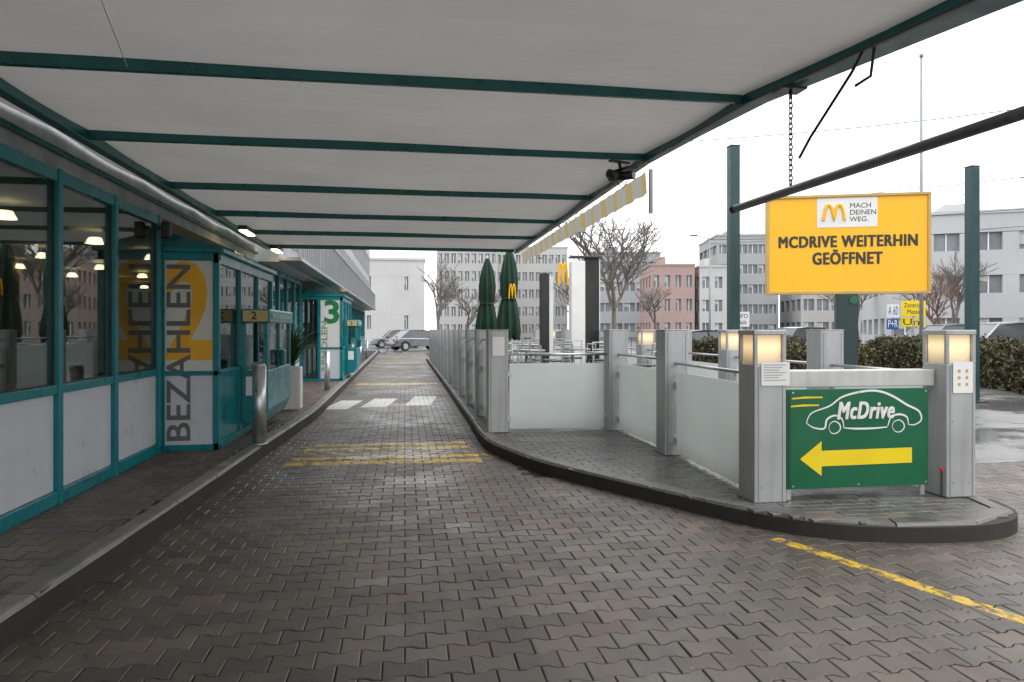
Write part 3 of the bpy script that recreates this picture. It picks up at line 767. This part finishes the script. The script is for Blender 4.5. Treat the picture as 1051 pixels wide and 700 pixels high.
def hedge(x0,y0,x1,y1,h,w,n,seed,col=(.07,.075,.025)):
    rnd=random.Random(seed); dx,dy=x1-x0,y1-y0; L=math.hypot(dx,dy); E=empty('clipped_hedge',(x0,y0,0),math.atan2(dy,dx))
    m=bpy.data.materials.new('hedge_leaves'); t=NT(m); tc=t.node('ShaderNodeTexCoord').outputs['Object']
    a=t.rng(t.noise(1.3,3,tc),.35,.65,0,1); b_=t.rng(t.noise(14,2,tc),.35,.65,0,1)
    c=t.mix(a,col,(.12,.085,.045)); c=t.mix(t.math('MULTIPLY',b_,.7),c,c3(col,.35)); 
    b=t.node('ShaderNodeBsdfPrincipled',{'Base Color':c,'Roughness':.6}); t.l.new(b.outputs[0],t.out.inputs[0])
    V=[];Fc=[]
    for i in range(n):
        face=rnd.random(); u=rnd.uniform(0,L)
        bump_=.07*math.sin(u*3.1)+.06*math.sin(u*7.7)+.04*math.sin(u*19)
        zz=rnd.uniform(.03,h)
        if face<.35: p=Vector((u,-w/2+rnd.gauss(0,.06)+bump_*.6*math.sin(zz*5+u),zz))
        elif face<.65: p=Vector((u,w/2+rnd.gauss(0,.06)+bump_*.6*math.sin(zz*5+u),zz))
        elif face<.93: p=Vector((u,rnd.uniform(-w/2,w/2),h+rnd.gauss(0,.05)+bump_))
        else: p=Vector((rnd.choice((0,L))+rnd.gauss(0,.05),rnd.uniform(-w/2,w/2),zz))
        s=rnd.uniform(.035,.075); q=Vector((rnd.uniform(-1,1),rnd.uniform(-1,1),rnd.uniform(-1,1))).normalized(); r=q.orthogonal().normalized()*s; s2=q.cross(r)*.6
        k=len(V); V+=[p-r,p+s2,p+r,p-s2]; Fc.append((k,k+1,k+2,k+3))
    mobj('leaves',V,Fc,m,E); box('twig_core',E,.12,L-.12,-w/2+.14,w/2-.14,0,h-.12,pmat('twigs',(.04,.035,.018),.9,var=.6,scale=12),.05)
hedge(13.6,10.5,17.6,23.8,1.08,1.0,30000,1,(.085,.09,.032))
hedge(9.6,25.5,17,24.6,1.10,1.0,12000,2,(.07,.08,.034))
hedge(11.5,19.5,14.5,20.6,.9,.8,6000,3,(.12,.11,.04))
MB().prism([(13.0,10),(18.3,24.6),(30,24.6),(30,10)],-.05,.10).out('far_pavement',CONC)

# ---------------------------------------------------------------- vehicles
def car(x,y,rz,col,L=4.3,W=1.76,H=1.46,z=0):
    E=empty('parked_car',(x,y,z),rz); paint=pmat('car_paint',col,.22,metal=.4,var=.03)
    prof=[(-.5,.30),(-.505,.55),(-.49,.72),(-.40,.80),(-.24,.86),(.30,.90),(.44,.86),(.49,.74),(.5,.5),(.49,.30)]
    def wheel_arch(cx,r):
        return [(cx+r*math.cos(a),.30+r*math.sin(a)*1.0) for a in [math.pi*k/8 for k in range(9)]]
    P=[(a*L,b) for a,b in prof]
    P+=wheel_arch(.31*L,.36)+wheel_arch(-.32*L,.36)
    V=[];n=len(P)
    for yy in (-W/2,W/2): V+=[(a,yy,b) for a,b in P]
    Fc=[tuple(range(n)),tuple(range(2*n-1,n-1,-1))]+[(i,n+i,n+(i+1)%n,(i+1)%n) for i in range(n)]
    mobj('body',V,Fc,paint,E,bevel=.05)
    g=[(-.26*L,.85),(-.12*L,H-.06),(.0,H),(.22*L,H-.03),(.40*L,.86)]
    V=[]
    for sgn in (-1,1):
        for a,b in g: V.append((a,sgn*(W/2-.05-(.17 if b>1 else 0)),b))
    k=5; Fc=[(0,1,2,3,4),(9,8,7,6,5)]+[(i,k+i,k+(i+1)%k,(i+1)%k) for i in range(k)]
    mobj('greenhouse',V,Fc,DGLASS,E,bevel=.03)
    V=[]
    for sgn in (-1,1):
        for a,b in ((-.125*L,H-.045),(.0,H+.012),(.225*L,H-.015)): V.append((a,sgn*(W/2-.20),b))
    o=mobj('roof',V,[(0,1,4,3),(1,2,5,4)],paint,E); so=o.modifiers.new('s','SOLIDIFY'); so.thickness=.04
    m=MB()
    for sgn in (-1,1):
        for a,b,c,d in ((-.26*L,.86,-.12*L,H-.05),(.06*L,.88,.05*L,H),(.40*L,.87,.22*L,H-.03)):
            m.cyl((a,sgn*(W/2-.055),b),(c,sgn*(W/2-.21),d),.03,n=6)
    m.out('window_posts',paint,E)
    m=MB();h=MB()
    for cx in (.31*L,-.32*L):
        for s in (-1,1):
            m.cyl((cx,s*(W/2-.2),.32),(cx,s*(W/2-.0),.32),.32,n=24); h.cyl((cx,s*(W/2-.0),.32),(cx,s*(W/2+.012),.32),.2,n=10)
    m.out('tyres',RUBBER,E); h.out('hubcaps',STEEL,E)
    MB().box(-.503*L,-.49*L,-W/2+.1,-W/2+.42,.58,.7).box(-.503*L,-.49*L,W/2-.42,W/2-.1,.58,.7).out('headlamps',WHITE,E,bevel=.02)
    MB().box(.492*L,.503*L,-W/2+.08,-W/2+.3,.66,.84).box(.492*L,.503*L,W/2-.3,W/2-.08,.66,.84).out('tail_lamps',REDDOT,E,bevel=.02)
    box('number_plate',E,-.512*L,-.506*L,-.26,.26,.4,.51,WHITE)
    MB().box(-.2*L,-.17*L,-W/2-.16,-W/2,.9,1.02).box(-.2*L,-.17*L,W/2,W/2+.16,.9,1.02).out('mirrors',paint,E,bevel=.02)
car(.9,50.5,R(205),(.22,.23,.25)); car(4.6,53,R(190),(.06,.06,.07)); car(-.6,58,R(10),(.3,.3,.32))
car(18.3,19.0,R(-18),(.5,.5,.52),4.6,1.8,1.62,.1); car(20.5,23.8,R(-15),(.30,.31,.33),4.5,1.8,1.6,.1); car(17.6,14.4,R(72),(.14,.15,.17),4.5,1.8,1.5,.1)
car(12.5,29,R(10),(.05,.05,.055)); car(24,29,R(-12),(.4,.4,.42),4.4,1.8,1.6); car(30,33,R(8),(.5,.5,.5)); car(18.5,31,R(5),(.16,.17,.19),4.4,1.8,1.6); car(8.2,36,R(6),(.35,.35,.36))
E=empty('bicycle',(-.85,44.6,0),R(20))
for cx in (-.52,.52): tube('wheel',E,[[(cx+.33*math.cos(a*math.pi/12),0,.34+.33*math.sin(a*math.pi/12)) for a in range(24)]],.02,RUBBER,cyclic=True)
tube('frame',E,[[(-.52,0,.34),(-.18,0,.85),(.38,0,.9),(.52,0,.34)],[(-.52,0,.34),(-.05,0,.32),(-.2,0,.95)],[(-.05,0,.32),(.38,0,.8)],[(.38,0,.9),(.36,0,1.05)],[(.36,-.25,1.05),(.36,.25,1.05)]],.018,DARK); box('saddle',E,-.32,-.08,-.07,.07,.95,1.0,BLACK,.02)

# ---------------------------------------------------------------- distant buildings
def block(name,x0,x1,y0,y1,h,floors,bays,col,roof='flat',winw=.5,winh=.5,rz=0,sidebays=4):
    cx,cy=(x0+x1)/2,(y0+y1)/2; E=empty(name,(cx,cy,0),rz); X=(x1-x0)/2;Y=(y1-y0)/2
    wm=pmat('render_'+name,col,.75,var=.06,scale=.3,streak=.12)
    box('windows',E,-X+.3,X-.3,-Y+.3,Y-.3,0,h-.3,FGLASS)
    m=MB(); fh=(h-.6)/floors
    zs=[0]
    for f in range(floors):
        z0=f*fh+fh*(1-winh)*.6; z1=z0+fh*winh
        zs+= [z0,z1]
    zs.append(h)
    for a,b in zip(zs[0::2],zs[1::2]): m.box(-X,X,-Y,Y,a,b)
    for (n,Lh,fix,ax) in ((bays,X,-Y,'x'),(bays,X,Y,'x'),(sidebays,Y,-X,'y'),(sidebays,Y,X,'y')):
        st=2*Lh/n; pw=st*(1-winw)
        for k in range(n+1):
            c=-Lh+k*st; a=max(c-pw/2,-Lh+.011); b=min(c+pw/2,Lh-.011)
            lo,hi=(fix+.01,fix+.35) if fix<0 else (fix-.35,fix-.01)
            if ax=='x': m.box(a,b,lo,hi,0.01,h-.2)
            else: m.box(lo,hi,a,b,0.01,h-.2)
    m.out('walls',wm,E)
    fr=MB(); st=2*X/bays; bl=MB(); rr=random.Random(int(x0*7))
    for k in range(bays):
        c=-X+(k+.5)*st
        for a,b in zip(zs[1:-1:2],zs[2::2]):
            fr.box(c-.04,c+.04,-Y+.2,-Y+.299,a,b)
            if rr.random()<.45: bl.box(c-st*winw/2,c-.045,-Y+.24,-Y+.28,b-(b-a)*rr.uniform(.25,.8),b)
    fr.out('window_frames',WHITE,E)
    if bl.v: bl.out('blinds',LINTEL,E)
    if roof=='gable':
        V=[(-X-.3,-Y-.3,h),(X+.3,-Y-.3,h),(X+.3,Y+.3,h),(-X-.3,Y+.3,h),(-X-.3,0,h+Y*.6),(X+.3,0,h+Y*.6)]
        mobj('roof',V,[(0,1,5,4),(2,3,4,5),(1,2,5),(3,0,4),(3,2,1,0)],pmat('roof_tiles',(.27,.26,.26),.8),E)
    else:
        MB().box(-X-.1,X+.1,-Y-.1,Y+.1,h+.001,h+.25).out('parapet',wm,E)
        MB().box(-X*.4,-X*.1,-Y*.3,Y*.3,h+.25,h+1.4).out('roof_plant',wm,E)
    return E
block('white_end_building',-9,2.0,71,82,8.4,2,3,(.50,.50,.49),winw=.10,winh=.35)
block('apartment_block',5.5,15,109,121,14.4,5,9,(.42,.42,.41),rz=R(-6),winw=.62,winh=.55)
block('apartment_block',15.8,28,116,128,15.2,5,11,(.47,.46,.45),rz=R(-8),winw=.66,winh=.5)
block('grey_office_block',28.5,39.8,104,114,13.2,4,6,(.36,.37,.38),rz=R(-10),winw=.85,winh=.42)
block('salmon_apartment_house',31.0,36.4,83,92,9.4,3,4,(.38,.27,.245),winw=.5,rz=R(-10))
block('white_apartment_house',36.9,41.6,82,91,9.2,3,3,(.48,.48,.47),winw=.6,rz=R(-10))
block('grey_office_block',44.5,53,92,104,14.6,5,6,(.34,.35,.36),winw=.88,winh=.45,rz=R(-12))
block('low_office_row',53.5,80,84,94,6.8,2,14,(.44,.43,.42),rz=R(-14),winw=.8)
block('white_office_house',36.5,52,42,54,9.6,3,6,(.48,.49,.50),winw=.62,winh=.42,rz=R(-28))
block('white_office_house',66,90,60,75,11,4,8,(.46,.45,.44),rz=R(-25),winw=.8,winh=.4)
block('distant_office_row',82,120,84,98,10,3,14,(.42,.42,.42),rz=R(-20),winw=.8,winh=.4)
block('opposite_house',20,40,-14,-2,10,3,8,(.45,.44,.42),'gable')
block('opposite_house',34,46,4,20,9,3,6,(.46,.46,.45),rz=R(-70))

def road_sign(x,y,z0,z1,w,mat,body,tm,rz=R(-20)):
    E=empty('information_sign',(x,y,0),rz); box('panel',E,-w/2,w/2,-.02,.02,z0,z1,mat,.01); cyl('post',E,(0,.05,0),(0,.05,z1),.04,POLE); text('lettering',E,body,(0,-.024,(z0+z1)/2),(R(90),0,0),tm,width=w*.8,height=(z1-z0)*.7)
BLUE=pmat('blue_sign',lin(20,80,150),.4)
road_sign(18.6,24.5,1.95,2.45,.42,WHITE,'A 60',BLUE); road_sign(18.6,24.52,1.5,1.9,.42,BLUE,'P+R',WHITE); road_sign(19.4,24.4,2.0,2.6,.85,YELD,'Zentrum\nMesse',DTEXT); road_sign(19.4,24.45,1.6,1.95,.85,YELD,'Uni',DTEXT)
road_sign(13.4,26.5,1.6,2.2,.6,WHITE,'INFO\nHalt',DTEXT)
for x,y,h in ((25,55,9),(30,44,9),(16,75,9),(35,30,9),(46,62,9)):
    E=empty('street_lamp',(x,y,0)); cyl('pole',E,(0,0,0),(0,0,h),.09,POLE,.05); cyl('arm',E,(0,0,h),(-1.2,0,h+.25),.04,POLE); box('head',E,-1.7,-1.1,-.12,.12,h+.2,h+.3,DARK,.03)
w=[]
for a,b in (((9,40,8.2),(34,19,8.4)),((7,46,8.0),(40,26,8.0)),((30,44,8.8),(24,10,8.6)),((25,55,8.6),(60,28,9.5)),((12,42,7.0),(44,22,6.8)),((8,30,9.5),(30,16,9.8))):
    a=Vector(a);b=Vector(b); w.append([a+(b-a)*k/12-Vector((0,0,.5*math.sin(math.pi*k/12))) for k in range(13)])
E=empty('overhead_wires'); tube('wires',E,w,.016,DARK,res=0)
E=empty('railing_fence'); m=MB(); 
for k in range(40): m.box(5.2+k*.25-.01,5.2+k*.25+.01,30-.01,30.01,.1,1.1)
m.box(5.1,15.2,29.98,30.02,1.1,1.14); m.out('bars',DARK,E)

# ---------------------------------------------------------------- light
w=bpy.data.worlds.new('World'); scene.world=w; w.use_nodes=True; nt=w.node_tree; nt.nodes.clear()
o=nt.nodes.new('ShaderNodeOutputWorld'); bg=nt.nodes.new('ShaderNodeBackground'); sky=nt.nodes.new('ShaderNodeTexSky'); sky.sky_type='NISHITA'; sky.sun_disc=False
sky.sun_elevation=R(48); sky.sun_rotation=R(120)
hs=nt.nodes.new('ShaderNodeHueSaturation'); hs.inputs['Saturation'].default_value=.12
mx=nt.nodes.new('ShaderNodeMix'); mx.data_type='RGBA'; mx.inputs[0].default_value=.85; mx.inputs[7].default_value=(16.0,16.2,16.5,1)
nt.links.new(sky.outputs[0],hs.inputs['Color']); nt.links.new(hs.outputs[0],mx.inputs[6]); nt.links.new(mx.outputs[2],bg.inputs[0]); bg.inputs[1].default_value=.14
nt.links.new(bg.outputs[0],o.inputs[0])
sd=bpy.data.lights.new('sun','SUN'); sd.energy=1.2; sd.angle=R(25); sd.color=(1,.97,.93); so=bpy.data.objects.new('sun',sd); COL.objects.link(so)
az=R(120); el=R(48); d=Vector((math.sin(az)*math.cos(el),math.cos(az)*math.cos(el),math.sin(el))); so.rotation_euler=d.to_track_quat('Z','Y').to_euler()
cd=bpy.data.cameras.new('camera'); cam=bpy.data.objects.new('camera',cd); COL.objects.link(cam); cam.location=(0,0,1.5); cam.rotation_euler=(R(90),0,R(-8.7))
cd.sensor_width=36; cd.lens=24.66; cd.shift_y=-.0114; cd.clip_end=2000; cd.clip_start=.05; scene.camera=cam
scene.view_settings.view_transform='Standard'; scene.view_settings.look='None'; scene.view_settings.exposure=0
